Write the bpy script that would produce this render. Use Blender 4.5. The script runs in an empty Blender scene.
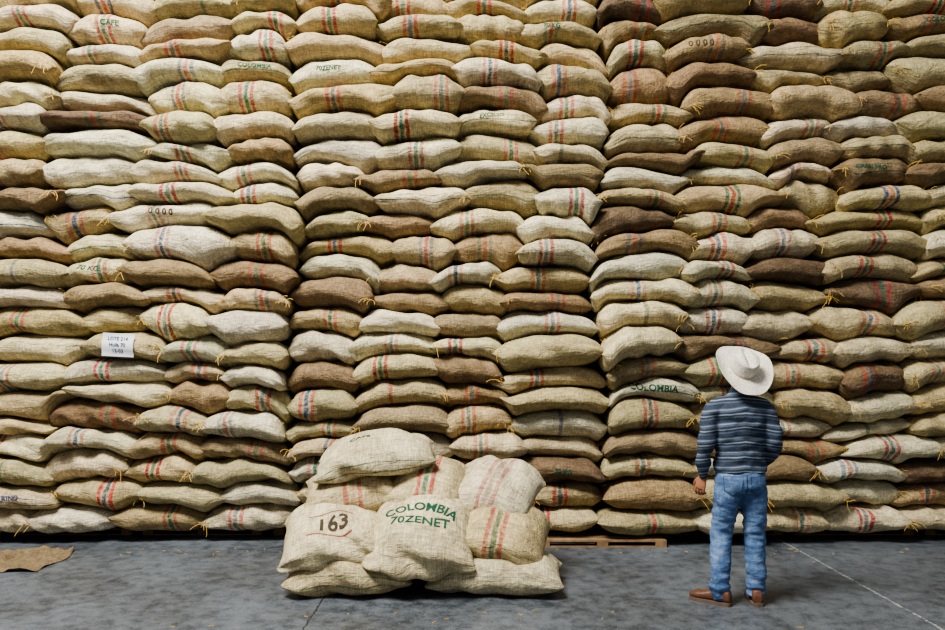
import bpy, bmesh, math, random
import numpy as np
from mathutils import Vector, Matrix, noise, Euler
from mathutils.bvhtree import BVHTree

rng = np.random.RandomState(21)
random.seed(7)
scene = bpy.context.scene
COL = scene.collection
CAM_D = 6.74; CAM_H = 1.6; F = 735.0; HY = 371.0

def px2w(px, py, y=0.0):
    s = F/(y+CAM_D)
    return (px-472.5)/s, CAM_H-(py-HY)/s

def lin(c):
    out = []
    for v in c:
        v = v/255.0
        out.append(v/12.92 if v <= 0.04045 else ((v+0.055)/1.055)**2.4)
    return out

def link(o, parent=None):
    COL.objects.link(o)
    if parent: o.parent = parent
    return o

def empty(name, loc=(0,0,0)):
    e = bpy.data.objects.new(name, None); e.empty_display_size = 0.2
    e.location = loc
    return link(e)

# ---------------------------------------------------------------- materials
class NB:
    def __init__(s, name):
        s.m = bpy.data.materials.new(name); s.m.use_nodes = True
        s.nt = s.m.node_tree; s.n = s.nt.nodes
        s.b = s.n['Principled BSDF']
    def node(s, t, **kw):
        n = s.n.new(t)
        for k, v in kw.items(): setattr(n, k, v)
        return n
    def link(s, a, b): s.nt.links.new(a, b)
    def inp(s, sock, v):
        if isinstance(v, (int, float)): sock.default_value = v
        elif isinstance(v, (tuple, list)):
            sock.default_value = tuple(v) if len(v) == len(sock.default_value) else tuple(v)+(1,)
        else: s.link(v, sock)
    def math(s, op, a, b=0.0, c=0.0, clamp=False):
        n = s.node('ShaderNodeMath', operation=op, use_clamp=clamp)
        s.inp(n.inputs[0], a); s.inp(n.inputs[1], b); s.inp(n.inputs[2], c)
        return n.outputs[0]
    def mix(s, f, a, b, blend='MIX'):
        n = s.node('ShaderNodeMix', data_type='RGBA', blend_type=blend)
        s.inp(n.inputs[0], f); s.inp(n.inputs[6], a); s.inp(n.inputs[7], b)
        return n.outputs[2]
    def noise(s, vec, scale, detail=4, rough=0.6, dist=0.0):
        n = s.node('ShaderNodeTexNoise')
        n.inputs['Scale'].default_value = scale; n.inputs['Detail'].default_value = detail
        n.inputs['Roughness'].default_value = rough; n.inputs['Distortion'].default_value = dist
        if vec is not None: s.link(vec, n.inputs['Vector'])
        return n.outputs['Fac']
    def mapr(s, v, a, b, c, d):
        n = s.node('ShaderNodeMapRange'); s.inp(n.inputs[0], v)
        for i, x in enumerate((a, b, c, d)): n.inputs[i+1].default_value = x
        return n.outputs[0]
    def scalev(s, vec, sc):
        n = s.node('ShaderNodeVectorMath', operation='MULTIPLY')
        s.link(vec, n.inputs[0]); n.inputs[1].default_value = sc
        return n.outputs[0]
    def bump(s, h, strength, dist, normal=None):
        n = s.node('ShaderNodeBump'); n.inputs['Strength'].default_value = strength
        n.inputs['Distance'].default_value = dist; s.link(h, n.inputs['Height'])
        if normal is not None: s.link(normal, n.inputs['Normal'])
        return n.outputs[0]

def burlap_material():
    k = NB('burlap')
    at = lambda nm: k.node('ShaderNodeAttribute', attribute_name=nm)
    suv = at('suv').outputs['Vector']
    col = at('scol').outputs['Color']; ca = at('sca').outputs['Color']; cb = at('scb').outputs['Color']
    sw = at('sw')
    swx = k.node('ShaderNodeSeparateXYZ'); k.link(sw.outputs['Vector'], swx.inputs[0])
    sp = k.node('ShaderNodeSeparateXYZ'); k.link(suv, sp.inputs[0])
    u, v = sp.outputs[0], sp.outputs[1]
    blot = k.noise(suv, 5.0, 5, 0.65, 0.3)
    fine = k.noise(suv, 38.0, 4, 0.75)
    tu = k.noise(k.scalev(suv, (150, 10, 1)), 1.0, 2, 0.5)
    tv = k.noise(k.scalev(suv, (10, 150, 1)), 1.0, 2, 0.5)
    weave = k.math('MULTIPLY', k.math('ADD', tu, tv), 0.5)
    f = k.mapr(blot, 0.3, 0.7, 0.74, 1.2)
    g = k.mapr(weave, 0.35, 0.65, 0.60, 1.36)
    h = k.mapr(fine, 0.3, 0.7, 0.68, 1.28)
    fac = k.math('MULTIPLY', k.math('MULTIPLY', f, g), h)
    cmb = k.node('ShaderNodeCombineXYZ')
    for i in range(3): k.link(fac, cmb.inputs[i])
    base = col
    stain = k.mapr(k.noise(suv, 3.3, 4, .6, .5), 0.50, 0.72, 0, 0.45)
    base = k.mix(stain, base, lin((138, 118, 86)))
    wob = k.mapr(k.noise(suv, 8.0, 2), 0.3, 0.7, -0.007, 0.007)
    uu = k.math('ADD', u, wob); vv = k.math('ADD', v, wob)
    fade = k.mapr(k.noise(suv, 30.0, 3, 0.7), 0.36, 0.58, 0.4, 0.95)
    def band(x, c, hw, w):
        d = k.math('ABSOLUTE', k.math('SUBTRACT', x, c))
        m = k.mapr(d, hw-0.004, hw+0.004, 1.0, 0.0)
        return k.math('MULTIPLY', k.math('MULTIPLY', m, fade), w, clamp=True)
    base = k.mix(band(uu, -0.052, 0.016, swx.outputs[0]), base, ca)
    base = k.mix(band(uu, 0.0, 0.017, swx.outputs[1]), base, cb)
    base = k.mix(band(uu, 0.052, 0.016, swx.outputs[0]), base, ca)
    base = k.mix(band(vv, 0.055, 0.008, swx.outputs[2]), base, cb)
    base = k.mix(band(vv, -0.050, 0.010, swx.outputs[2]), base, cb)
    base = k.mix(1.0, base, cmb.outputs[0], 'MULTIPLY')
    k.link(base, k.b.inputs['Base Color'])
    k.b.inputs['Roughness'].default_value = 0.95
    k.b.inputs['Specular IOR Level'].default_value = 0.1
    wr = k.noise(k.scalev(suv, (1.0, 1.5, 1.0)), 7.0, 5, 0.62, 1.0)
    n1 = k.bump(wr, 0.8, 0.04)
    n2 = k.bump(weave, 0.7, 0.008, n1)
    k.link(n2, k.b.inputs['Normal'])
    return k.m

def simple(name, rgb, rough=0.8, var=0.2, scale=20, bump=0.2, bdist=0.01, spec=0.3, coord='Object'):
    k = NB(name)
    tc = k.node('ShaderNodeTexCoord').outputs[coord]
    n = k.noise(tc, scale, 5, 0.65)
    c = lin(rgb)
    a = [x*(1-var) for x in c]; b = [min(1, x*(1+var)) for x in c]
    k.link(k.mix(k.mapr(n, 0.3, 0.7, 0, 1), a, b), k.b.inputs['Base Color'])
    k.b.inputs['Roughness'].default_value = rough
    k.b.inputs['Specular IOR Level'].default_value = spec
    if bump: k.link(k.bump(n, bump, bdist), k.b.inputs['Normal'])
    return k.m

M_BURLAP = burlap_material()
M_INK_G = simple('green_ink', (36, 78, 62), 0.95, 0.5, 60, 0, spec=.1)
M_INK_K = simple('dark_ink', (70, 62, 50), 0.95, 0.4, 60, 0, spec=.1)
M_INK_R = simple('red_ink', (140, 70, 58), 0.95, 0.3, 60, 0, spec=.1)
M_INK_B = simple('blue_ink', (50, 62, 98), 0.95, 0.3, 60, 0, spec=.1)
M_STRAW = simple('straw_twine', (190, 155, 80), 0.8, 0.3, 40, 0)
M_WOOD = simple('pallet_wood', (130, 106, 78), 0.85, 0.35, 12, 0.3)
M_PAPER = simple('paper', (215, 217, 222), 0.7, 0.05, 10, 0.1)

# ---------------------------------------------------------------- sacks
CAND = {'light': [(204,190,156),(196,182,144),(206,196,164),(196,184,146),(192,184,152),(198,192,164)],
        'mid': [(180,163,122),(172,154,112),(182,167,128),(168,150,112),(172,160,122),(166,154,116)],
        'brown': [(142,122,90),(148,126,92),(128,108,82),(116,97,74),(140,125,96),(102,86,68)]}
RED = [(158,28,46),(166,40,54),(144,30,34),(154,26,60)]
GRN = [(12,88,70),(14,78,92),(16,54,98),(22,94,78),(18,46,80),(22,66,112)]

class SackBatch:
    def __init__(s):
        s.V=[]; s.Fc=[]; s.uv=[]; s.c=[]; s.ca=[]; s.cb=[]; s.w=[]; s.n=0
    def add(s, xc, L, yc, D, zbf, ztf, col, ca, cb, w, ucen=0.0, NU=44, NV=32, seed=0, tilt=0.0, lump=1.0, blunt=4.0, vsc=0.26, yaw=0.0, zmin=-9, ax=0.88, dend=0.68):
        r = np.random.RandomState(seed)
        t = np.linspace(-1, 1, NU)
        u = 0.55*t+0.45*np.sin(t*np.pi/2)
        th = np.linspace(-np.pi, np.pi, NV+1)
        U, T = np.meshgrid(u, th, indexing='ij')
        bl = np.where(U[:, 0] < 0, blunt*r.uniform(.75, 1.3), blunt*r.uniform(.75, 1.3))
        e = np.clip(1-np.abs(u)**bl, 0, 1)**0.48
        x0 = xc+u*L/2
        zb = zbf(x0); zt = ztf(x0)
        mid = (zb+zt)/2 + tilt*u
        half = (zt-zb)/2*1.06*e + 0.003
        tipz = r.uniform(-0.05, 0.035, 2)
        mid = mid + np.where(u < 0, tipz[0], tipz[1])*np.abs(u)**4
        co = np.cos(T); si = np.sin(T)
        a = np.sign(co)*np.abs(co)**ax; b = np.sign(si)*np.abs(si)**0.9
        dp = D*(dend+(1-dend)*e)
        P = dp[:, None]*a
        H = half[:, None]*b
        lu = np.zeros_like(U)
        for k in range(9):
            fu = r.uniform(1.0, 8.0); ft = r.randint(0, 6); ph = r.uniform(0, 6.28)
            lu += r.uniform(0.2, 1)/(1+0.22*fu)*np.sin(fu*U*1.6+ft*T+ph)
        lu *= 0.0090*lump
        pl = np.zeros_like(U)
        for k in range(4):
            ft = r.randint(5, 13); pl += np.sin(ft*T+r.uniform(0, 6.28)+U*r.uniform(-2, 2))
        pl *= 0.0050*lump*np.abs(U)**2.2*np.sqrt(e)[:, None]
        P = P+(lu+pl)*co*e[:, None]*1.4
        H = H+(lu+pl)*si*e[:, None]
        X = x0[:, None]+0*T
        ear = (np.abs(U)**14)*(np.abs(a)**4)*0.03*np.sign(U)
        X = X+ear
        H = H+(np.abs(U)**12)*0.010*np.sin(a*7+r.uniform(0, 6))
        Y = yc-P+yaw*U
        Z = np.maximum(mid[:, None]+H, zmin)
        v = np.stack([X, Y, Z], -1).reshape(-1, 3)
        nn = len(v)
        i = np.arange(NU-1)[:, None]*(NV+1)+np.arange(NV)[None, :]
        f = np.stack([i, i+1, i+NV+2, i+NV+1], -1).reshape(-1, 4)+s.n
        s.n += nn
        s.V.append(v); s.Fc.append(f)
        rr = r.uniform(0, 40)
        s.uv.append(np.stack([(U*L/2-ucen).ravel(), (T*vsc).ravel(), np.full(nn, rr)], -1))
        for lst, cc in ((s.c, col), (s.ca, ca), (s.cb, cb)):
            lst.append(np.tile(np.array(list(cc)+[1.0]), (nn, 1)))
        s.w.append(np.tile(np.array(w, float), (nn, 1)))
        return mid, half, x0
    def build(s, name):
        V = np.concatenate(s.V).astype(np.float32); Fc = np.concatenate(s.Fc).astype(np.int32)
        me = bpy.data.meshes.new(name)
        me.vertices.add(len(V)); me.vertices.foreach_set('co', V.ravel())
        me.loops.add(Fc.size); me.loops.foreach_set('vertex_index', Fc.ravel())
        me.polygons.add(len(Fc))
        me.polygons.foreach_set('loop_start', np.arange(0, Fc.size, 4, dtype=np.int32))
        me.polygons.foreach_set('use_smooth', np.ones(len(Fc), bool))
        for nm, d, ty, k in (('suv', s.uv, 'FLOAT_VECTOR', 'vector'), ('sw', s.w, 'FLOAT_VECTOR', 'vector'),
                         ('scol', s.c, 'FLOAT_COLOR', 'color'), ('sca', s.ca, 'FLOAT_COLOR', 'color'), ('scb', s.cb, 'FLOAT_COLOR', 'color')):
            at = me.attributes.new(nm, ty, 'POINT')
            at.data.foreach_set(k, np.concatenate(d).astype(np.float32).ravel())
        me.update(calc_edges=True); me.validate()
        me.materials.append(M_BURLAP)
        return bpy.data.objects.new(name, me), V, Fc

def pick(lst): return lst[rng.randint(len(lst))]
def jit(c, a=0.10):
    c = np.array(lin(c)); return list(np.clip(c*(1+rng.uniform(-a, a)+rng.uniform(-a/3, a/3, 3)), 0, 1))

DARK = [(275,262),(155,265),(395,213),(395,165),(370,195),(645,162),(855,165),(650,243),(490,88),(930,285),(690,10),(20,252),
        (640,432),(650,492),(210,262),(445,398),(840,200),(760,262),(880,300),(815,475),(255,455),
        (840,105),(900,110),(720,100),(660,70),(480,320),(930,110),(390,420),(850,30)]
LIGHT = [(75,180),(300,238),(95,90),(150,100),(30,125),(235,45),(110,235),(165,215),(640,290),(660,350),(630,262),(700,300),
        (345,340),(300,160),(240,125),(30,335),(720,470),(330,262),(170,155),(290,186),(340,185),(450,110),(540,220),(480,270),
        (880,430),(880,400),(880,455),(790,110),(780,50),(820,530),(30,500),(880,480),(40,20),(110,20),(490,345),(650,400),(880,505),
        (555,148),(600,345),(420,345),(30,290),(100,390),(60,270),(450,470),(500,450),(200,340),(860,525),(640,320),(870,390)]
BLUEH = [(105,180),(30,498),(40,230)]
GREENH = [(260,68),(640,137),(520,188),(410,190),(780,45),(400,60),(555,172),(690,10),(90,255),(640,400),(470,107),(905,158)]

wallb = SackBatch()
SACKS = []
PITCH = 0.231; BASE = 0.085; NROW = 25; ZMIN = 0.070
XA, XB, XS = -6.0, 5.6, 1.2
gx = np.arange(-6.8, 6.8, 0.01)
def gsmooth(a, s):
    k = np.exp(-0.5*(np.arange(-30, 31)/s)**2); k /= k.sum()
    return np.convolve(np.pad(a, 30, mode='edge'), k, 'valid')
def near(lst, px, py):
    for (a, b) in lst:
        if abs(a-px) < 38 and abs(b-py) < 13: return True
    return False
def drift(x, r):
    if r < 1: return 0.0
    k = min(1.0, r/4.0)
    side = 9.0 if x > XS else (4.0 if x < -1.68 else 0.0)
    return k*(0.13*noise.noise(Vector((x*0.75+side, r*0.16+side, 1.0)))+0.09*noise.noise(Vector((x*1.9, r*0.30, 5.0+side))))

def layer_build(layer):
    H = np.full(len(gx), BASE)
    for r in range(NROW):
        edges = []
        for i in range(-10, 8):
            e0 = XS+i*0.722
            if i not in (0, -4):
                e0 += 0.36*noise.noise(Vector((i*0.55+layer*9, r*0.17, 3.3)))+0.22*noise.noise(Vector((i*2.3, r*0.6, 8.3)))+rng.uniform(-0.07, 0.07)
                e0 += (0.09 if r % 2 else -0.09)*(0.5+noise.noise(Vector((i*.7, r*.1, 12))))
            else: e0 += rng.uniform(-0.04, 0.04)+0.07*math.sin(r*.45+i)
            edges.append(e0)
        seams = (6, 10)
        for i in range(1, len(edges)):
            if edges[i]-edges[i-1] < 0.56: edges[i] = edges[i-1]+0.56
        Hs0 = H.copy()
        ncol = len(edges)-1
        order = list(range(ncol)); rng.shuffle(order)
        for i in order:
            oa = 0.0 if (i in seams and not layer) else rng.uniform(0.02, 0.06)
            ob = 0.0 if (i+1 in seams and not layer) else rng.uniform(0.02, 0.06)
            a = edges[i]-oa; b = edges[i+1]+ob
            L = b-a; xc = (a+b)/2
            Hb = np.maximum(gsmooth(Hs0, 3.5)-0.008, BASE)
            top = BASE+(r+1)*PITCH+drift(xc, r)+rng.uniform(-0.032, 0.032)
            tl = rng.uniform(-0.045, 0.045) if r else 0
            bul = rng.uniform(0.008, 0.045)
            zbf = lambda x: np.interp(x, gx, Hb)
            def ztf(x, top=top, tl=tl, xc=xc, L=L, bul=bul):
                q = (x-xc)/(L/2)
                return np.maximum(top+tl*q+bul*(1-q*q)-0.008, np.interp(x, gx, Hb)+0.150)
            zc = (top-PITCH/2)
            prot = 0.0
            if xc > XS:
                prot = -0.17*max(0, min(1, (3.2-zc)/1.2))*max(0, min(1, (3.4-xc)/1.2)) + 0.02
            elif xc < -1.68: prot = -0.03
            else: prot = 0.06
            prot += 0.18*noise.noise(Vector((xc*0.8, zc*0.5, 2.2)))
            yc = 0.33+prot+rng.uniform(-0.07, 0.07)
            D = 0.31+rng.uniform(-0.01, 0.02)
            if layer: yc = 0.90
            px = 472.5+xc*109; py = HY-(zc-CAM_H)*109
            dk = max(0, min(1, (xc-1.0)/2.5))*max(0, min(1, (zc-2.2)/1.5))  # browner, fewer light sacks at upper right; partly shade put into their colour
            pb = 0.15+0.26*dk
            pl = 0.30-0.20*dk
            q = rng.uniform()
            cls = 'brown' if q < pb else ('light' if q < pb+pl else 'mid')
            if near(DARK, px, py): cls = 'brown'
            elif near(LIGHT, px, py): cls = 'light'
            col = jit(pick(CAND[cls]))
            ca = jit(pick(RED), 0.15); cb = jit(pick(GRN), 0.15)
            q = rng.uniform()
            if q > .85: ca, cb = cb, ca
            q = rng.uniform()
            wv = [0, 0, 0]
            if q < 0.66: wv = [rng.uniform(0.5, 1), rng.uniform(0.7, 1), 0]
            elif q < 0.70: wv = [0, 0.7, 0]
            elif q < 0.76: wv = [0, 0, rng.uniform(0.4, 0.8)]
            if cls == 'brown': wv = [0.5, 0.5, 0] if rng.uniform() < .5 else [0, 0, 0]
            if near(BLUEH, px, py): wv = [0, 0, 1]; cb = jit((30, 50, 110))
            if near(GREENH, px, py): wv = [0, 0, 0.9]; cb = jit((24, 84, 62))
            nu, nv = (44, 36) if not layer else (12, 12)
            md, hf, x0 = wallb.add(xc, L, yc, D, zbf, ztf, col, ca, cb, wv, ucen=rng.uniform(-0.14, 0.14), NU=nu, NV=nv,
                      seed=rng.randint(1e6), lump=1.3, blunt=4.2, yaw=rng.uniform(-0.06, 0.06), zmin=ZMIN, ax=1.0)
            sel = (gx >= a) & (gx <= b)
            H[sel] = np.maximum(H[sel], np.interp(gx[sel], x0, md+hf))
            if not layer:
                SACKS.append((xc, float(np.interp(xc, x0, md)), L, cls))
for layer in (0, 1): layer_build(layer)

stack_root = empty('coffee_sack_stack', (0, 0, 0))
wall_obj, WV, WF = wallb.build('stacked_sacks')
link(wall_obj, stack_root)
WBVH = BVHTree.FromPolygons([tuple(v) for v in WV.tolist()], WF.tolist())

# ---- text on surfaces
def text_bm(body, size, cell=0.025):
    cu = bpy.data.curves.new('t', 'FONT'); cu.body = body; cu.size = size
    cu.align_x = 'CENTER'; cu.align_y = 'CENTER'; cu.resolution_u = 3; cu.offset = size*0.024
    o = bpy.data.objects.new('t', cu); COL.objects.link(o)
    dg = bpy.context.evaluated_depsgraph_get(); dg.update()
    me = bpy.data.meshes.new_from_object(o.evaluated_get(dg))
    bm = bmesh.new(); bm.from_mesh(me)
    bpy.data.objects.remove(o); bpy.data.curves.remove(cu); bpy.data.meshes.remove(me)
    grid_cut(bm, cell)
    return bm

def grid_cut(bm, cell):
    if not bm.verts: return
    xs = [v.co.x for v in bm.verts]; ys = [v.co.y for v in bm.verts]
    for ax, lo, hi in ((0, min(xs), max(xs)), (1, min(ys), max(ys))):
        p = lo+cell
        while p < hi:
            co = Vector((0, 0, 0)); co[ax] = p; no = Vector((0, 0, 0)); no[ax] = 1
            bmesh.ops.bisect_plane(bm, geom=bm.verts[:]+bm.edges[:]+bm.faces[:], plane_co=co, plane_no=no)
            p += cell

def project(bm, fn):
    dead = []
    for v in bm.verts:
        p = fn(v.co.x, v.co.y)
        if p is None: dead.append(v)
        else: v.co = p
    bmesh.ops.delete(bm, geom=dead, context='VERTS')

def bm_obj(bm, name, mat, parent=None, smooth=False):
    me = bpy.data.meshes.new(name); bm.to_mesh(me); bm.free()
    me.materials.append(mat)
    if smooth:
        me.polygons.foreach_set('use_smooth', [True]*len(me.polygons))
    o = bpy.data.objects.new(name, me)
    return link(o, parent)

def wall_proj(cx, cz, rot=0.0, off=0.003):
    c, s_ = math.cos(rot), math.sin(rot)
    def fn(x, y):
        X = cx+x*c-y*s_; Z = cz+x*s_+y*c
        hit = WBVH.ray_cast(Vector((X, -2, Z)), Vector((0, 1, 0)))
        if hit[0] is None: return None
        return hit[0]+Vector((0, -off, 0))
    return fn

def nearest_sack(px, py):
    x, z = px2w(px, py, 0.0)
    return min(SACKS, key=lambda s: (s[0]-x)**2*0.5+(s[1]-z)**2*4)

inks = {'g': [], 'k': [], 'r': [], 'b': []}
TX = [(650,400,'COLOMBIA',.085,'g'),(150,215,'0 0 0 0',.08,'k'),(240,70,'COLOMBIA',.06,'g'),(690,50,'0 0 0 0',.08,'k'),(905,158,'GRAIN PRO',.055,'g'),
      (100,255,'70 KG',.065,'g'),(470,108,'EXCELSO',.055,'g'),(300,60,'70ZENET',.06,'g'),
      (30,500,'NARINO',.06,'b'),(850,385,'COLOMBIA',.055,'k'),(520,475,'70 KG',.06,'g'),
      (100,20,'CAFE',.07,'g'),(560,20,'70 KG',.06,'g'),(920,20,'COLOMBIA',.06,'g')]
for px, py, body, size, ink in TX:
    s_ = nearest_sack(px, py)
    bm = text_bm(body, size, 0.03)
    project(bm, wall_proj(s_[0]+random.uniform(-.08, .08), s_[1]+0.005, random.uniform(-0.10, 0.10)))
    inks[ink].append(bm)
for key, mat in (('g', M_INK_G), ('k', M_INK_K), ('b', M_INK_B)):
    allb = bmesh.new()
    for bm in inks[key]:
        tmp = bpy.data.meshes.new('x'); bm.to_mesh(tmp); bm.free(); allb.from_mesh(tmp); bpy.data.meshes.remove(tmp)
    bm_obj(allb, 'printed_lettering_'+key, mat, stack_root)

# paper note pinned on a sack
nx, nz = px2w(116, 339, 0)
s_ = nearest_sack(116, 339); nz = s_[1]; nx = max(nx-.1, min(nx+.1, s_[0]))
bm = bmesh.new()
bmesh.ops.create_grid(bm, x_segments=12, y_segments=8, size=0.5)
for v in bm.verts: v.co.x *= 0.29; v.co.y *= 0.21
pf = wall_proj(nx, nz, -0.05)
ps = [pf(v.co.x, v.co.y) for v in bm.verts]
ymin = min(p.y for p in ps)
for v, p in zip(bm.verts, ps):
    v.co = Vector((p.x, ymin-0.012+min(p.y-ymin, .05)*0.5, p.z))
note = bm_obj(bm, 'paper_note', M_PAPER, stack_root, True)
nb = BVHTree.FromObject(note, bpy.context.evaluated_depsgraph_get())
bmt = bmesh.new()
for j, t in enumerate(('LOTE 214', 'Huila 70', '12-03')):
    b2 = text_bm(t, 0.045, 0.02)
    def fn(x, y, j=j):
        h = nb.ray_cast(Vector((nx+x, -2, nz+0.055-0.055*j+y-0.05*x)), Vector((0, 1, 0)))
        return None if h[0] is None else h[0]+Vector((0, -0.003, 0))
    project(b2, fn)
    tmp = bpy.data.meshes.new('x'); b2.to_mesh(tmp); b2.free(); bmt.from_mesh(tmp); bpy.data.meshes.remove(tmp)
bm_obj(bmt, 'handwriting', M_INK_B, note)

# straw tufts
V = []; Fs = []
def strand(p, length, d0, w=0.0022):
    n = 6; pts = []
    q = Vector(p); d = Vector(d0).normalized()
    for i in range(n):
        pts.append(q.copy()); q += d*length/n
        d = (d+Vector((random.uniform(-.35, .35), random.uniform(-.2, .12), -0.22))).normalized()
    b = len(V)
    for i, q in enumerate(pts):
        for k in range(3):
            an = k*2.094
            V.append((q.x+w*math.cos(an), q.y+w*math.sin(an)*0.7, max(ZMIN, q.z+w*math.sin(an))))
    for i in range(n-1):
        for k in range(3):
            Fs.append((b+i*3+k, b+i*3+(k+1) % 3, b+i*3+3+(k+1) % 3, b+i*3+3+k))
for s_ in SACKS:
    if s_[1] > 5.2 or abs(s_[0]) > 4.7: continue
    for sg in (-1, 1):
        pr = 0.50 if s_[0] > 1.0 else 0.26
        if random.random() < pr:
            x = s_[0]+sg*(s_[2]/2-0.04); z = s_[1]+random.uniform(-0.03, 0.03)
            h = WBVH.ray_cast(Vector((x, -2, z)), Vector((0, 1, 0)))
            if h[0] is None: continue
            for k in range(random.randint(3, 9)):
                strand(h[0]+Vector((random.uniform(-.04, .04), -0.008, random.uniform(-.015, .015))), random.uniform(.04, .17),
                       (random.uniform(-1, 1), -0.5, random.uniform(-0.8, .8)))
me = bpy.data.meshes.new('loose_twine'); me.from_pydata(V, [], Fs); me.materials.append(M_STRAW)
link(bpy.data.objects.new('loose_twine', me), stack_root)

# ---------------------------------------------------------------- pallets
def box(bm, x0, x1, y0, y1, z0, z1, bev=0.003):
    r = bmesh.ops.create_cube(bm, size=1.0)
    for v in r['verts']:
        v.co = Vector(((x0+x1)/2+v.co.x*(x1-x0), (y0+y1)/2+v.co.y*(y1-y0), (z0+z1)/2+v.co.z*(z1-z0)))
def pallet(x, y):
    bm = bmesh.new()
    for i in range(7):
        yy = i*0.15; box(bm, 0, 1.16, yy, yy+0.10, 0.05, 0.066)
    for i in range(3):
        yy = i*0.45; box(bm, 0, 1.16, yy, yy+0.1, 0.0, 0.012)
    for xx in (0, 0.53, 1.06): box(bm, xx, xx+0.1, 0.0, 1.0, 0.012, 0.05)
    o = bm_obj(bm, 'wooden_pallet', M_WOOD); o.location = (x, y, 0)
for i in range(9):
    x = -5.75+i*1.27
    pallet(x if i != 5 else 0.60, 0.42 if i != 5 else -0.08)

# ---------------------------------------------------------------- pile
pile = empty('coffee_sack_pile')
def pile_sack(name, loc, L, W, T, rot, cls, wv=(0, 0, 0), cb=(30, 92, 70), ca=(158, 38, 50), texts=(), col=None, seed=1, uc=0.0, droop=0.0):
    b = SackBatch()
    zb = lambda x: -T/2+0*x-droop*(2*x/L)**2
    zt = lambda x: T/2-0.04*(2*x/L)**2-droop*(2*x/L)**2
    col = lin(col) if col else jit(pick(CAND[cls]))
    b.add(0, L, 0, W/2, zb, zt, col, lin(ca), lin(cb), wv, ucen=uc, NU=72, NV=64, seed=seed, lump=1.9, blunt=3.2, ax=0.92, dend=0.74)
    o, VV, FF = b.build(name)
    link(o, pile)
    o.location = loc; o.rotation_euler = Euler([math.radians(a) for a in rot])
    if texts:
        bv = BVHTree.FromPolygons([tuple(v) for v in VV.tolist()], FF.tolist())
        for (t, size, x, y, ang, mat, arc) in texts:
            bm = text_bm(t, size, 0.02)
            c, s_ = math.cos(ang), math.sin(ang)
            def fn(px, py):
                if arc:
                    R = arc; an = px/R; px, py = (R+py)*math.sin(an), (R+py)*math.cos(an)-R
                X = x+px*c-py*s_; Y = y+px*s_+py*c
                h = bv.ray_cast(Vector((X, Y, 2)), Vector((0, 0, -1)))
                return None if h[0] is None else h[0]+h[1]*(0.003 if h[1].z > 0 else -0.003)
            project(bm, fn)
            bm_obj(bm, 'lettering', mat, o)
    return o
G, K, R_ = M_INK_G, M_INK_K, M_INK_R
pile_sack('sack_1', (-0.88,-1.33,0.150), 0.88,0.62,0.31,(3,0,-2),'light',(0,0,.75),cb=(48,90,70),col=(182,168,132),seed=11,droop=.014)
pile_sack('sack_2', (0.17,-1.30,0.145), 0.94,0.64,0.30,(4,0,-5),'light',(0,0,.45),cb=(48,90,70),col=(194,184,152),seed=12,droop=.014)
pile_sack('sack_3', (-0.90,-0.70,0.145), 0.86,0.58,0.29,(0,0,2),'mid',seed=13)
pile_sack('sack_4', (-0.05,-0.70,0.145), 0.86,0.58,0.29,(0,0,-2),'mid',seed=14)
pile_sack('sack_5', (-1.03,-1.29,0.425), 0.74,0.70,0.32,(26,-6,5),'light',(0,0,0),col=(196,184,150),seed=15,droop=.025,
          texts=[('163',.16,0.02,-.13,0,K,0),('_________',.07,0,-.19,0,R_,0),('_________',.07,0,.0,0,R_,0)])
pile_sack('sack_6', (-0.37,-1.38,0.435), 0.75,0.74,0.31,(34,0,-3),'light',(0,0,0),col=(192,180,146),seed=16,droop=.025,
          texts=[('COLOMBIA',.105,0,.09,0,G,0.5),('70ZENET',.105,0,-.05,0,G,0)])
pile_sack('sack_7', (0.20,-1.22,0.425), 0.72,0.68,0.31,(22,8,-9),'mid',(.8,.8,0),cb=(34,82,60),col=(180,164,124),seed=17,uc=.0,droop=.025)
pile_sack('sack_8', (-0.95,-0.70,0.42), 0.82,0.58,0.28,(0,0,0),'mid',seed=18)
pile_sack('sack_9', (-0.05,-0.70,0.42), 0.82,0.58,0.28,(0,0,0),'mid',seed=19)
pile_sack('sack_10', (-0.93,-0.98,0.69), 0.72,0.60,0.29,(18,-6,7),'mid',(.75,.3,0),cb=(150,64,60),col=(180,164,128),seed=20,droop=.03)
pile_sack('sack_11', (-0.34,-1.02,0.71), 0.66,0.64,0.29,(29,5,-6),'mid',(.9,.9,0),col=(182,168,132),seed=21,droop=.03)
pile_sack('sack_12', (0.18,-1.00,0.69), 0.63,0.64,0.29,(29,14,-17),'light',(.6,.5,0),cb=(130,80,74),col=(194,184,156),seed=22,droop=.03)
pile_sack('sack_13', (-0.77,-0.93,0.945), 0.90,0.66,0.28,(12,-6,5),'light',(0,0,.9),cb=(40,84,64),col=(192,182,150),seed=29,droop=.02,
          texts=[('CAFE',.07,-.1,-.02,.1,G,0)])

# ---------------------------------------------------------------- flat empty sack on the floor
bm = bmesh.new()
bmesh.ops.create_grid(bm, x_segments=70, y_segments=60, size=0.5)
for v in bm.verts:
    x, y = v.co.x, v.co.y
    X = x*1.15; Y = y*0.72
    X += 0.03*math.sin(y*7+1)*(x*2)**2; Y += 0.02*math.sin(x*6)*abs(y*2)
    n = noise.noise(Vector((X*5, Y*7, 3)))
    z = 0.008+0.05*max(0, n)+0.04*max(0, noise.noise(Vector((X*14, Y*4, 9))))
    v.co = Vector((X, Y, z))
bmesh.ops.solidify(bm, geom=bm.faces[:], thickness=0.006)
M_BR2 = simple('loose_burlap', (118, 102, 78), 0.95, 0.45, 35, 0.8, 0.02, 0.1)
o = bm_obj(bm, 'empty_burlap_sack', M_BR2, None, True)
o.location = (-4.05, -0.60, 0.0); o.rotation_euler = (0, 0, 0.10)

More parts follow.
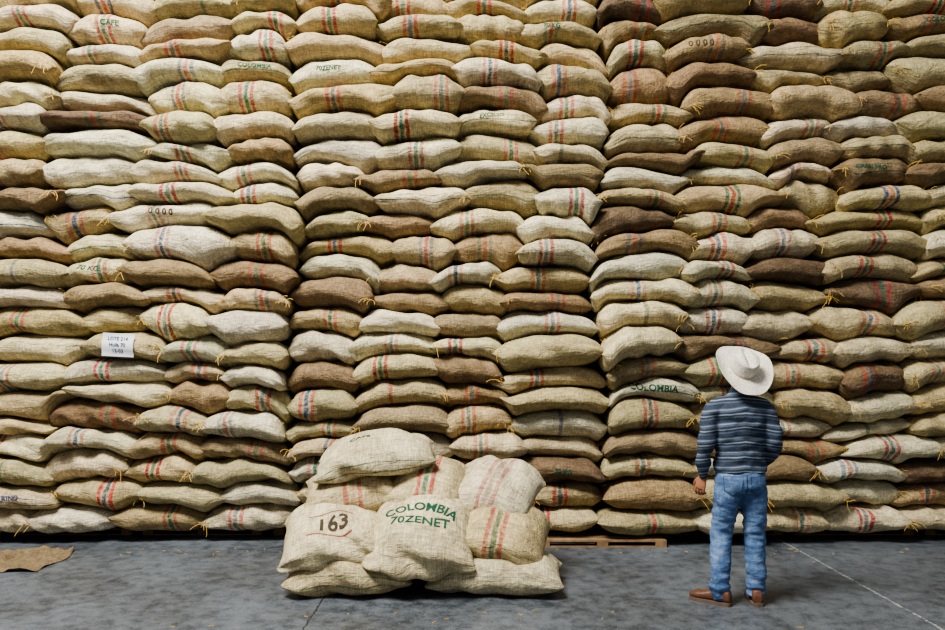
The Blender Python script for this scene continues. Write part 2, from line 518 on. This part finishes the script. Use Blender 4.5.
# ---------------------------------------------------------------- shell
def floor_mat():
    k = NB('concrete_floor')
    tc = k.node('ShaderNodeTexCoord').outputs['Object']
    a = k.noise(tc, 0.9, 6, 0.6, 0.4); b = k.noise(tc, 9, 6, 0.7); c = k.noise(tc, 70, 3, 0.7)
    base = k.mix(k.mapr(a, .35, .68, 0, 1), lin((48, 53, 58)), lin((88, 95, 102)))
    base = k.mix(k.mapr(b, .4, .75, 0, .6), base, lin((116, 121, 127)))
    base = k.mix(k.mapr(b, .5, .25, 0, .6), base, lin((32, 35, 40)))
    base = k.mix(k.mapr(c, .54, .70, 0, .6), base, lin((28, 30, 34)))
    base = k.mix(k.mapr(c, .44, .30, 0, .35), base, lin((140, 144, 148)))
    sep = k.node('ShaderNodeSeparateXYZ'); k.link(tc, sep.inputs[0])
    x = k.math('ADD', sep.outputs[0], k.mapr(k.noise(tc, 14, 3), .3, .7, -.01, .01))
    y = k.math('ADD', sep.outputs[1], k.mapr(k.noise(tc, 10, 3), .3, .7, -.006, .006))
    def line(v, c0, hw): return k.mapr(k.math('ABSOLUTE', k.math('SUBTRACT', v, c0)), hw*.6, hw, 1, 0)
    chip = k.mapr(k.noise(tc, 25, 3), .42, .56, 0, 1)
    base = k.mix(k.math('MULTIPLY', line(x, 2.91, .011), chip), base, lin((170, 170, 166)))
    base = k.mix(k.math('MULTIPLY', line(x, -1.05, .008), 0.8), base, lin((20, 22, 24)))
    base = k.mix(k.math('MULTIPLY', line(x, -5.0, .008), 0.8), base, lin((20, 22, 24)))
    base = k.mix(k.math('MULTIPLY', line(y, -2.6, .008), 0.8), base, lin((20, 22, 24)))
    k.link(base, k.b.inputs['Base Color'])
    k.link(k.mapr(a, .3, .7, .30, .55), k.b.inputs['Roughness'])
    k.link(k.bump(b, .2, .01), k.b.inputs['Normal'])
    return k.m
bm = bmesh.new(); box(bm, -9, 9, -12, 2.0, -0.2, 0.0)
floor = bm_obj(bm, 'floor', floor_mat())
bm = bmesh.new(); box(bm, -9, 9, 1.6, 1.8, 0.0, 8.0)
bm_obj(bm, 'wall_back', simple('plaster_wall', (120, 118, 112), .9, .1, 3, .2))
V = []; Fs = []
for i in range(80):
    x = random.uniform(-4.6, 4.6); y = -abs(random.gauss(0, 0.2))-0.12
    if random.random() < 0.15: x = random.gauss(-0.4, 1.2); y = random.uniform(-2.2, -1.75)
    if -1.4 < x < 0.75 and -1.72 < y: continue
    if x < -3.1 and y > -1: continue
    an = random.uniform(0, 3.14); l = random.uniform(.015, .04); w = .0016
    c, s_ = math.cos(an), math.sin(an); b = len(V)
    for (p, q) in ((-l, -w), (l, -w), (l, w), (-l, w)):
        for zz in (0.0, 0.004): V.append((x+p*c/2-q*s_, y+p*s_/2+q*c, zz))
    for f in ((1, 3, 5, 7), (0, 2, 3, 1), (2, 4, 5, 3), (4, 6, 7, 5), (6, 0, 1, 7)): Fs.append(tuple(b+k for k in f))
me = bpy.data.meshes.new('straw_litter'); me.from_pydata(V, [], Fs); me.materials.append(M_STRAW)
link(bpy.data.objects.new('straw_litter', me), floor)

# ---------------------------------------------------------------- man
def tube(bm, pts, radii, n=20, flat=None):
    pts = [Vector(p) for p in pts]
    P = []; R = []
    seg = 6
    for i in range(len(pts)-1):
        for k in range(seg):
            t = k/seg
            def cr(a, b, c, d): return 0.5*((2*b)+(c-a)*t+(2*a-5*b+4*c-d)*t*t+(3*b-a-3*c+d)*t**3)
            a = pts[max(i-1, 0)]; d = pts[min(i+2, len(pts)-1)]
            P.append(cr(a, pts[i], pts[i+1], d)); R.append(radii[i]*(1-t)+radii[i+1]*t)
    P.append(pts[-1]); R.append(radii[-1])
    d0 = (P[0]-P[1]).normalized(); d1 = (P[-1]-P[-2]).normalized()
    r0, r1 = R[0], R[-1]
    pre = [(P[0]+d0*r0*math.sin(a), r0*math.cos(a)) for a in (1.4, 1.0, 0.5)]
    post = [(P[-1]+d1*r1*math.sin(a), r1*math.cos(a)) for a in (0.5, 1.0, 1.4)]
    P = [p for p, _ in pre]+P+[p for p, _ in post]; R = [r for _, r in pre]+R+[r for _, r in post]
    rings = []
    ref = None
    for i, p in enumerate(P):
        d = (P[min(i+1, len(P)-1)]-P[max(i-1, 0)]).normalized()
        if ref is None: ref = d.orthogonal().normalized()
        ref = (ref-d*ref.dot(d)).normalized(); bi = d.cross(ref)
        rings.append([bm.verts.new(p+(ref*math.cos(2*math.pi*k/n)+bi*math.sin(2*math.pi*k/n))*R[i]) for k in range(n)])
    for a, b in zip(rings, rings[1:]):
        for k in range(n): bm.faces.new((a[k], a[(k+1) % n], b[(k+1) % n], b[k]))
    bm.faces.new(rings[0][::-1]); bm.faces.new(rings[-1])

def loft(bm, rings, n=36, p=1.0):
    out = []
    for i in range(len(rings)-1):
        for k in range(4):
            t = k/4; out.append([a*(1-t)+b*t for a, b in zip(rings[i], rings[i+1])])
    out.append(list(rings[-1]))
    rs = []
    for cx, cy, z, rx, ry in out:
        r = []
        for k in range(n):
            a = 2*math.pi*k/n; c = math.cos(a); s_ = math.sin(a)
            r.append(bm.verts.new((cx+rx*math.copysign(abs(c)**p, c), cy+ry*math.copysign(abs(s_)**p, s_), z)))
        rs.append(r)
    for a, b in zip(rs, rs[1:]):
        for k in range(n): bm.faces.new((a[k], a[(k+1) % n], b[(k+1) % n], b[k]))
    bm.faces.new(rs[0][::-1]); bm.faces.new(rs[-1])

def ell(bm, c, r, rot=None, seg=24):
    res = bmesh.ops.create_uvsphere(bm, u_segments=seg, v_segments=seg//2, radius=1.0)
    for v in res['verts']:
        p = Vector((v.co.x*r[0], v.co.y*r[1], v.co.z*r[2]))
        if rot: p = rot @ p
        v.co = p+Vector(c)

def fuse(bm, name, mat, parent, voxel, smooth=4, disp=None):
    bmesh.ops.recalc_face_normals(bm, faces=bm.faces[:])
    me = bpy.data.meshes.new('tmp'); bm.to_mesh(me); bm.free()
    o = bpy.data.objects.new('tmp', me); COL.objects.link(o)
    m = o.modifiers.new('r', 'REMESH'); m.mode = 'VOXEL'; m.voxel_size = voxel
    m2 = o.modifiers.new('s', 'SMOOTH'); m2.factor = 0.5; m2.iterations = smooth
    dg = bpy.context.evaluated_depsgraph_get(); dg.update()
    me2 = bpy.data.meshes.new_from_object(o.evaluated_get(dg))
    bpy.data.objects.remove(o)
    me2.name = name
    if disp:
        me2.update()
        nor = [v.normal.copy() for v in me2.vertices]
        for v, n in zip(me2.vertices, nor): v.co = v.co+n*disp(v.co, n)
    me2.polygons.foreach_set('use_smooth', [True]*len(me2.polygons))
    me2.materials.clear(); me2.materials.append(mat)
    o = bpy.data.objects.new(name, me2)
    return link(o, parent)

def sweater_mat():
    k = NB('striped_sweater')
    tc = k.node('ShaderNodeTexCoord').outputs['Object']
    sep = k.node('ShaderNodeSeparateXYZ'); k.link(tc, sep.inputs[0])
    z = k.math('ADD', sep.outputs[2], k.mapr(k.noise(tc, 5, 2), .3, .7, -.005, .005))
    z = k.math('ADD', z, k.math('MULTIPLY', k.math('ABSOLUTE', sep.outputs[0]), 0.12))
    ramp = k.node('ShaderNodeValToRGB'); ramp.color_ramp.interpolation = 'CONSTANT'
    fr = k.math('FRACT', k.math('DIVIDE', z, 0.098))
    k.link(fr, ramp.inputs[0])
    dk = lin((38, 46, 60)); md = lin((76, 88, 106)); lt = lin((132, 142, 156))
    stops = [(0, dk), (.20, md), (.30, dk), (.42, lt), (.50, dk), (.64, md), (.78, lt), (.84, md), (.90, dk)]
    cr = ramp.color_ramp
    cr.elements[0].position = 0; cr.elements[0].color = dk+[1]
    cr.elements[1].position = .20; cr.elements[1].color = md+[1]
    for p, c in stops[2:]:
        e = cr.elements.new(p); e.color = c+[1]
    n = k.noise(tc, 160, 2)
    base = k.mix(k.mapr(n, .3, .7, .0, .35), ramp.outputs[0], lin((100, 110, 124)))
    k.link(base, k.b.inputs['Base Color']); k.b.inputs['Roughness'].default_value = .95
    k.b.inputs['Specular IOR Level'].default_value = .1
    k.link(k.bump(n, .4, .004, k.bump(k.noise(tc, 14, 3, .5, .5), .4, .02)), k.b.inputs['Normal'])
    return k.m
def jeans_mat():
    k = NB('denim')
    tc = k.node('ShaderNodeTexCoord').outputs['Object']
    a = k.noise(tc, 4, 4, .6, .4); b = k.noise(k.scalev(tc, (1, 1, .35)), 60, 3, .7); c = k.noise(k.scalev(tc, (1, 1, 2.2)), 15, 3, .6, .5)
    base = k.mix(k.mapr(a, .36, .64, 0, 1), lin((58, 82, 120)), lin((102, 130, 168)))
    base = k.mix(k.mapr(c, .50, .70, 0, .45), base, lin((150, 170, 196)))
    base = k.mix(k.mapr(b, .4, .7, 0, .4), base, lin((46, 62, 90)))
    k.link(base, k.b.inputs['Base Color']); k.b.inputs['Roughness'].default_value = .9
    k.b.inputs['Specular IOR Level'].default_value = .15
    k.link(k.bump(c, .35, .02), k.b.inputs['Normal'])
    return k.m
def hat_mat():
    k = NB('white_straw')
    tc = k.node('ShaderNodeTexCoord').outputs['Object']
    w = k.noise(tc, 90, 2, .6); a = k.noise(tc, 9, 4)
    base = k.mix(k.mapr(w, .35, .65, 0, 1), lin((182, 176, 162)), lin((228, 223, 212)))
    base = k.mix(k.mapr(a, .45, .7, 0, .3), base, lin((180, 168, 146)))
    k.link(base, k.b.inputs['Base Color']); k.b.inputs['Roughness'].default_value = .75
    k.link(k.bump(w, .35, .004), k.b.inputs['Normal'])
    return k.m
M_SW = sweater_mat(); M_JE = jeans_mat(); M_HAT = hat_mat()
M_SKIN = simple('skin', (158, 108, 80), .55, .08, 30, .1, .002, .4)
M_HAIR = simple('dark_hair', (38, 30, 26), .7, .3, 120, .5, .004)
M_SHOE = simple('brown_leather', (92, 60, 44), .45, .25, 20, .2, .004, .5)
M_SOLE = simple('rubber_sole', (96, 80, 68), .8, .2, 30, 0)
M_EYEW = simple('eye_white', (225, 220, 214), .3, .02, 10, 0)
M_EYED = simple('iris', (48, 32, 24), .3, .1, 10, 0)
M_LIP = simple('lips', (140, 82, 70), .5, .1, 30, 0)
M_SEAM = simple('denim_dark', (50, 66, 98), .9, .2, 60, .2)
M_BAND = simple('hat_band', (176, 164, 140), .7, .2, 60, .2)

man = empty('man', (1.835, -1.67, 0.0))
# sweater: torso + sleeves, one surface
bm = bmesh.new()
loft(bm, [(.01, 0, .895, .168, .118), (.01, 0, .91, .176, .126), (.01, -.0, .96, .178, .126), (.005, 0, 1.05, .168, .118), (0, 0, 1.14, .174, .122),
          (0, -.005, 1.24, .188, .128), (0, -.01, 1.31, .186, .122), (0, -.01, 1.36, .160, .104), (0.005, 0, 1.41, .115, .082), (.01, .005, 1.45, .075, .068), (.012, .01, 1.485, .064, .062)])
tube(bm, [(-.10, -.01, 1.375), (-.175, -.01, 1.335), (-.212, -.025, 1.23), (-.236, -.035, 1.10), (-.243, -.005, 1.0), (-.236, .035, .885)], [.055, .066, .062, .054, .050, .041])
tube(bm, [(.10, -.01, 1.375), (.175, -.01, 1.335), (.210, -.03, 1.23), (.226, -.045, 1.11), (.228, .03, 1.01), (.205, .13, .945)], [.055, .066, .062, .055, .051, .042])
def sw_disp(co, n):
    return .013*noise.noise(Vector((co.x*7, co.y*7, co.z*13)))+.008*noise.noise(Vector((co.x*15, co.y*15+3, co.z*26)))
sweater = fuse(bm, 'sweater', M_SW, man, .009, 5, sw_disp)
# jeans (weight on the right leg, left leg turned out)
bm = bmesh.new()
loft(bm, [(.01, 0, .99, .150, .105), (.01, 0, .93, .160, .115), (.01, -.005, .87, .170, .128), (.01, -.008, .81, .172, .128), (.01, 0, .765, .156, .110)])
tube(bm, [(-.07, -.005, .84), (-.080, .0, .72), (-.094, .025, .58), (-.108, .045, .47), (-.120, .01, .33), (-.134, -.02, .19), (-.140, -.02, .085)], [.094, .093, .080, .072, .071, .064, .064])
tube(bm, [(.09, -.005, .84), (.103, -.005, .72), (.110, .0, .58), (.112, .008, .47), (.114, .0, .33), (.118, -.01, .19), (.120, 0, .085)], [.094, .093, .080, .072, .071, .064, .064])
def je_disp(co, n):
    k = 1.0+1.8*max(0, 1-co.z/.30)+0.9*math.exp(-((co.z-.5)/.08)**2)
    return k*(.007*noise.noise(Vector((co.x*9, co.y*9, co.z*20)))+.005*noise.noise(Vector((co.x*16+4, co.y*16, co.z*38))))
jeans = fuse(bm, 'jeans', M_JE, man, .009, 3, je_disp)
jb = BVHTree.FromPolygons([v.co.copy() for v in jeans.data.vertices], [tuple(p.vertices) for p in jeans.data.polygons])
def jproj(off):
    def fn(x, z):
        h = jb.ray_cast(Vector((x, -1, z)), Vector((0, 1, 0)))
        return None if h[0] is None else h[0]+Vector((0, -off, 0))
    return fn
for cx in (-.075, .095):
    shape = [(-.055, .06), (.055, .06), (.05, -.035), (0, -.065), (-.05, -.035)]
    for off, sc, mat, nm in ((.003, 1.06, M_SEAM, 'pocket_seam'), (.006, 1.0, M_JE, 'back_pocket')):
        bm = bmesh.new()
        bm.faces.new([bm.verts.new((cx+a*sc, .825+b*sc, 0)) for a, b in shape])
        grid_cut(bm, .02); project(bm, jproj(off)); bm_obj(bm, nm, mat, man, True)
bm = bmesh.new()
bm.faces.new([bm.verts.new((.01+a, b, 0)) for a, b in ((-.003, .90), (.003, .90), (.003, .75), (-.003, .75))])
grid_cut(bm, .01); project(bm, jproj(.003)); bm_obj(bm, 'centre_seam', M_SEAM, man, True)
# hands
def hand(name, wrist, s_, rot):
    bm = bmesh.new()
    loft(bm, [(0, 0, .03, .021, .029), (0, 0, 0, .020, .029), (0, 0, -.03, .018, .037), (0, 0, -.065, .017, .042), (0, 0, -.09, .013, .038)], n=20)
    for yo, ln, cu in ((.032, .070, .5), (.011, .078, .6), (-.011, .073, .7), (-.031, .058, .85)):
        p = Vector((0, yo, -.082)); pts = [p.copy()]; a = cu*.35
        for fr in (.45, .32, .23):
            p = p+Vector((math.sin(a)*s_, yo*.25, -math.cos(a)))*ln*fr; pts.append(p.copy()); a += cu*.75
        tube(bm, pts, [.0098, .0092, .0084, .0068], n=12)
    tube(bm, [(.004*s_, .022, -.02), (.010*s_, .048, -.048), (.018*s_, .058, -.078), (.026*s_, .055, -.10)], [.014, .0115, .0100, .008], n=12)
    o = fuse(bm, name, M_SKIN, man, .0032, 3)
    o.location = wrist; o.rotation_euler = rot
    return o
hand('hand_left', (-.233, .045, .868), 1, (math.radians(14), 0, math.radians(40)))
hand('hand_right', (.198, .155, .93), -1, (math.radians(62), 0, math.radians(8)))

# head (local frame at skull centre, face +Y)
HT = math.radians(26)
head = empty('head'); head.parent = man; head.location = (.025, .045, 1.60); head.rotation_euler = (HT, 0, 0)
bm = bmesh.new()
ell(bm, (0, -.01, .02), (.076, .096, .098)); ell(bm, (0, .02, -.04), (.060, .068, .075)); ell(bm, (0, .045, -.082), (.036, .036, .030))
tube(bm, [(0, .085, .012), (0, .104, -.018), (0, .107, -.03)], [.008, .011, .013], n=12)
ell(bm, (.012, .096, -.034), (.010, .010, .008)); ell(bm, (-.012, .096, -.034), (.010, .010, .008))
ell(bm, (0, .078, .035), (.055, .018, .012)); ell(bm, (.042, .062, -.02), (.022, .022, .018)); ell(bm, (-.042, .062, -.02), (.022, .022, .018))
ell(bm, (0, .080, -.060), (.024, .014, .012))
for s_ in (-1, 1):
    ell(bm, (s_*.080, -.008, -.008), (.008, .019, .031), Matrix.Rotation(s_*.25, 3, 'Z'))
tube(bm, [(0, -.02, -.04), (0, -.045, -.11), (0, -.085, -.19)], [.054, .054, .060])
fuse(bm, 'face', M_SKIN, head, .0045, 4)
for s_ in (-1, 1):
    bm = bmesh.new(); ell(bm, (s_*.031, .078, .008), (.014, .012, .009)); bm_obj(bm, 'eye', M_EYEW, head, True)
    bm = bmesh.new(); ell(bm, (s_*.031, .0885, .008), (.006, .003, .006)); bm_obj(bm, 'iris', M_EYED, head, True)
    bm = bmesh.new(); tube(bm, [(s_*.014, .095, .027), (s_*.032, .092, .032), (s_*.050, .078, .027)], [.0035, .0045, .003], n=8); bm_obj(bm, 'eyebrow', M_HAIR, head, True)
bm = bmesh.new(); ell(bm, (0, .092, -.057), (.023, .006, .005)); ell(bm, (0, .091, -.065), (.020, .006, .005)); bm_obj(bm, 'lips', M_LIP, head, True)
bm = bmesh.new(); ell(bm, (0, -.018, .020), (.083, .099, .102), seg=40)
bmesh.ops.delete(bm, geom=[v for v in bm.verts if v.co.y > .03 and v.co.z < .06 or v.co.z < -.062 or (v.co.z < -.01 and v.co.y > -.02)], context='VERTS')
bm_obj(bm, 'hair', M_HAIR, head, True)

# hat
def hat():
    NR, NA = 70, 96
    prof = []
    for i in range(NR+1):
        t = i/NR
        if t < .30:
            q = t/.30; r = .86*q; z = .126-.016*q**3
        elif t < .52:
            q = (t-.30)/.22; r = .86+.14*(q**.6); z = .110-.110*q+.004
        else:
            q = (t-.52)/.48; r = 1+q*1.22; z = .004*(1-q)
        prof.append((r, z, t))
    V = []; Fc = []
    for (r, z, t) in prof:
        for j in range(NA):
            a = 2*math.pi*j/NA; c, s_ = math.cos(a), math.sin(a)
            x = r*.088*c; y = r*.106*s_
            zz = z
            if t < .42:
                w = 1-max(0, (t-.25))/.17
                zz -= .036*math.exp(-(x/.022)**2)*w*max(0, 1-(y/.10)**4)
                if y > 0:
                    pin = .014*w*(y/.1)*math.exp(-((abs(x)-.06)/.02)**2); zz -= pin*1.6
            if .30 <= t < .52 and s_ > 0:
                x *= 1-.18*s_*math.exp(-((t-.34)/.07)**2)
            if t >= .52:
                q = (t-.52)/.48
                zz += .050*abs(c)**3*q**2.0-.014*abs(s_)**2*q**1.5
                x *= 1-.04*abs(c)**3*q**2
                zz += .004*math.sin(3*a+1)*q+.003*math.sin(7*a)*q
            V.append((x, y, zz))
    for i in range(NR):
        for j in range(NA):
            a = i*NA+j; b = i*NA+(j+1) % NA
            Fc.append((a, b, b+NA, a+NA))
    me = bpy.data.meshes.new('cowboy_hat'); me.from_pydata(V, [], Fc); me.materials.append(M_HAT)
    bmh = bmesh.new(); bmh.from_mesh(me); bmesh.ops.remove_doubles(bmh, verts=bmh.verts[:], dist=1e-5); bmh.to_mesh(me); bmh.free()
    me.polygons.foreach_set('use_smooth', [True]*len(me.polygons))
    o = bpy.data.objects.new('cowboy_hat', me); link(o, man)
    m = o.modifiers.new('s', 'SOLIDIFY'); m.thickness = .003
    V = []; Fc = []
    for zz, rr in ((.006, 1.02), (.014, 1.04), (.022, 1.035), (.028, 1.0)):
        for j in range(NA):
            a = 2*math.pi*j/NA; V.append((rr*.088*math.cos(a), rr*.106*math.sin(a), zz))
    for i in range(3):
        for j in range(NA): a = i*NA+j; b = i*NA+(j+1) % NA; Fc.append((a, b, b+NA, a+NA))
    me = bpy.data.meshes.new('hat_band'); me.from_pydata(V, [], Fc); me.materials.append(M_BAND)
    me.polygons.foreach_set('use_smooth', [True]*len(me.polygons))
    link(bpy.data.objects.new('hat_band', me), o)
    return o
h = hat(); h.location = (.030, .0, 1.615); h.rotation_euler = (math.radians(47), math.radians(-1), math.radians(5))

# shoes
def shoe(x, y, yaw):
    root = empty('shoe'); root.parent = man; root.location = (x, y, 0); root.rotation_euler = (0, 0, yaw)
    bm = bmesh.new()
    secs = [(-.085, .026, .055), (-.075, .034, .085), (-.04, .038, .098), (0, .040, .095), (.05, .042, .075), (.10, .048, .060), (.15, .048, .050), (.185, .038, .042), (.205, .018, .032)]
    rings = []
    for yy, w, hgt in secs:
        r = []
        for k in range(20):
            a = 2*math.pi*k/20; c, s_ = math.cos(a), math.sin(a)
            zc = .018+hgt/2
            r.append(bm.verts.new((w*math.copysign(abs(c)**.8, c), yy, max(.018, zc+hgt/2*math.copysign(abs(s_)**.8, s_)))))
        rings.append(r)
    for a, b in zip(rings, rings[1:]):
        for k in range(20): bm.faces.new((a[k], a[(k+1) % 20], b[(k+1) % 20], b[k]))
    bm.faces.new(rings[0][::-1]); bm.faces.new(rings[-1])
    fuse(bm, 'upper', M_SHOE, root, .005, 2)
    bm = bmesh.new(); top = []; bot = []
    out = [(w+.005, yy) for yy, w, _ in secs]
    loop = [(-w, y2) for w, y2 in out]+[(0, .213)]+[(w, y2) for w, y2 in reversed(out)]+[(0, -.093)]
    for a, b in loop: top.append(bm.verts.new((a, b, .024))); bot.append(bm.verts.new((a, b, .0)))
    n = len(loop)
    for i in range(n): bm.faces.new((top[i], top[(i+1) % n], bot[(i+1) % n], bot[i]))
    bm.faces.new(top); bm.faces.new(bot[::-1])
    bmesh.ops.recalc_face_normals(bm, faces=bm.faces[:])
    bm_obj(bm, 'sole', M_SOLE, root)
shoe(-.142, -.02, math.radians(50)); shoe(.120, .0, math.radians(-12))

# ---------------------------------------------------------------- light
def area(name, loc, target, size, power, col, sy=None):
    l = bpy.data.lights.new(name, 'AREA'); l.energy = power; l.color = col; l.size = size
    if sy: l.shape = 'RECTANGLE'; l.size_y = sy
    o = bpy.data.objects.new(name, l); o.location = loc
    o.rotation_euler = (Vector(target)-Vector(loc)).to_track_quat('-Z', 'Y').to_euler()
    link(o)
area('skylight_lamp', (-3.2, -4.6, 9.0), (-0.8, 0, 0.8), 4.0, 2250, (1.0, .955, .88), 2.5)
w = bpy.data.worlds.new('World'); scene.world = w; w.use_nodes = True
w.node_tree.nodes['Background'].inputs[0].default_value = (.93, .95, 1.0, 1)
w.node_tree.nodes['Background'].inputs[1].default_value = 0.36

cam = bpy.data.cameras.new('camera'); cam.lens = 28; cam.sensor_width = 36; cam.shift_y = 56/945
co = bpy.data.objects.new('camera', cam); co.location = (0, -CAM_D, CAM_H); co.rotation_euler = (math.radians(90), 0, 0)
link(co); scene.camera = co
scene.view_settings.view_transform = 'AgX'
try: scene.view_settings.look = 'AgX - Medium High Contrast'
except Exception: pass
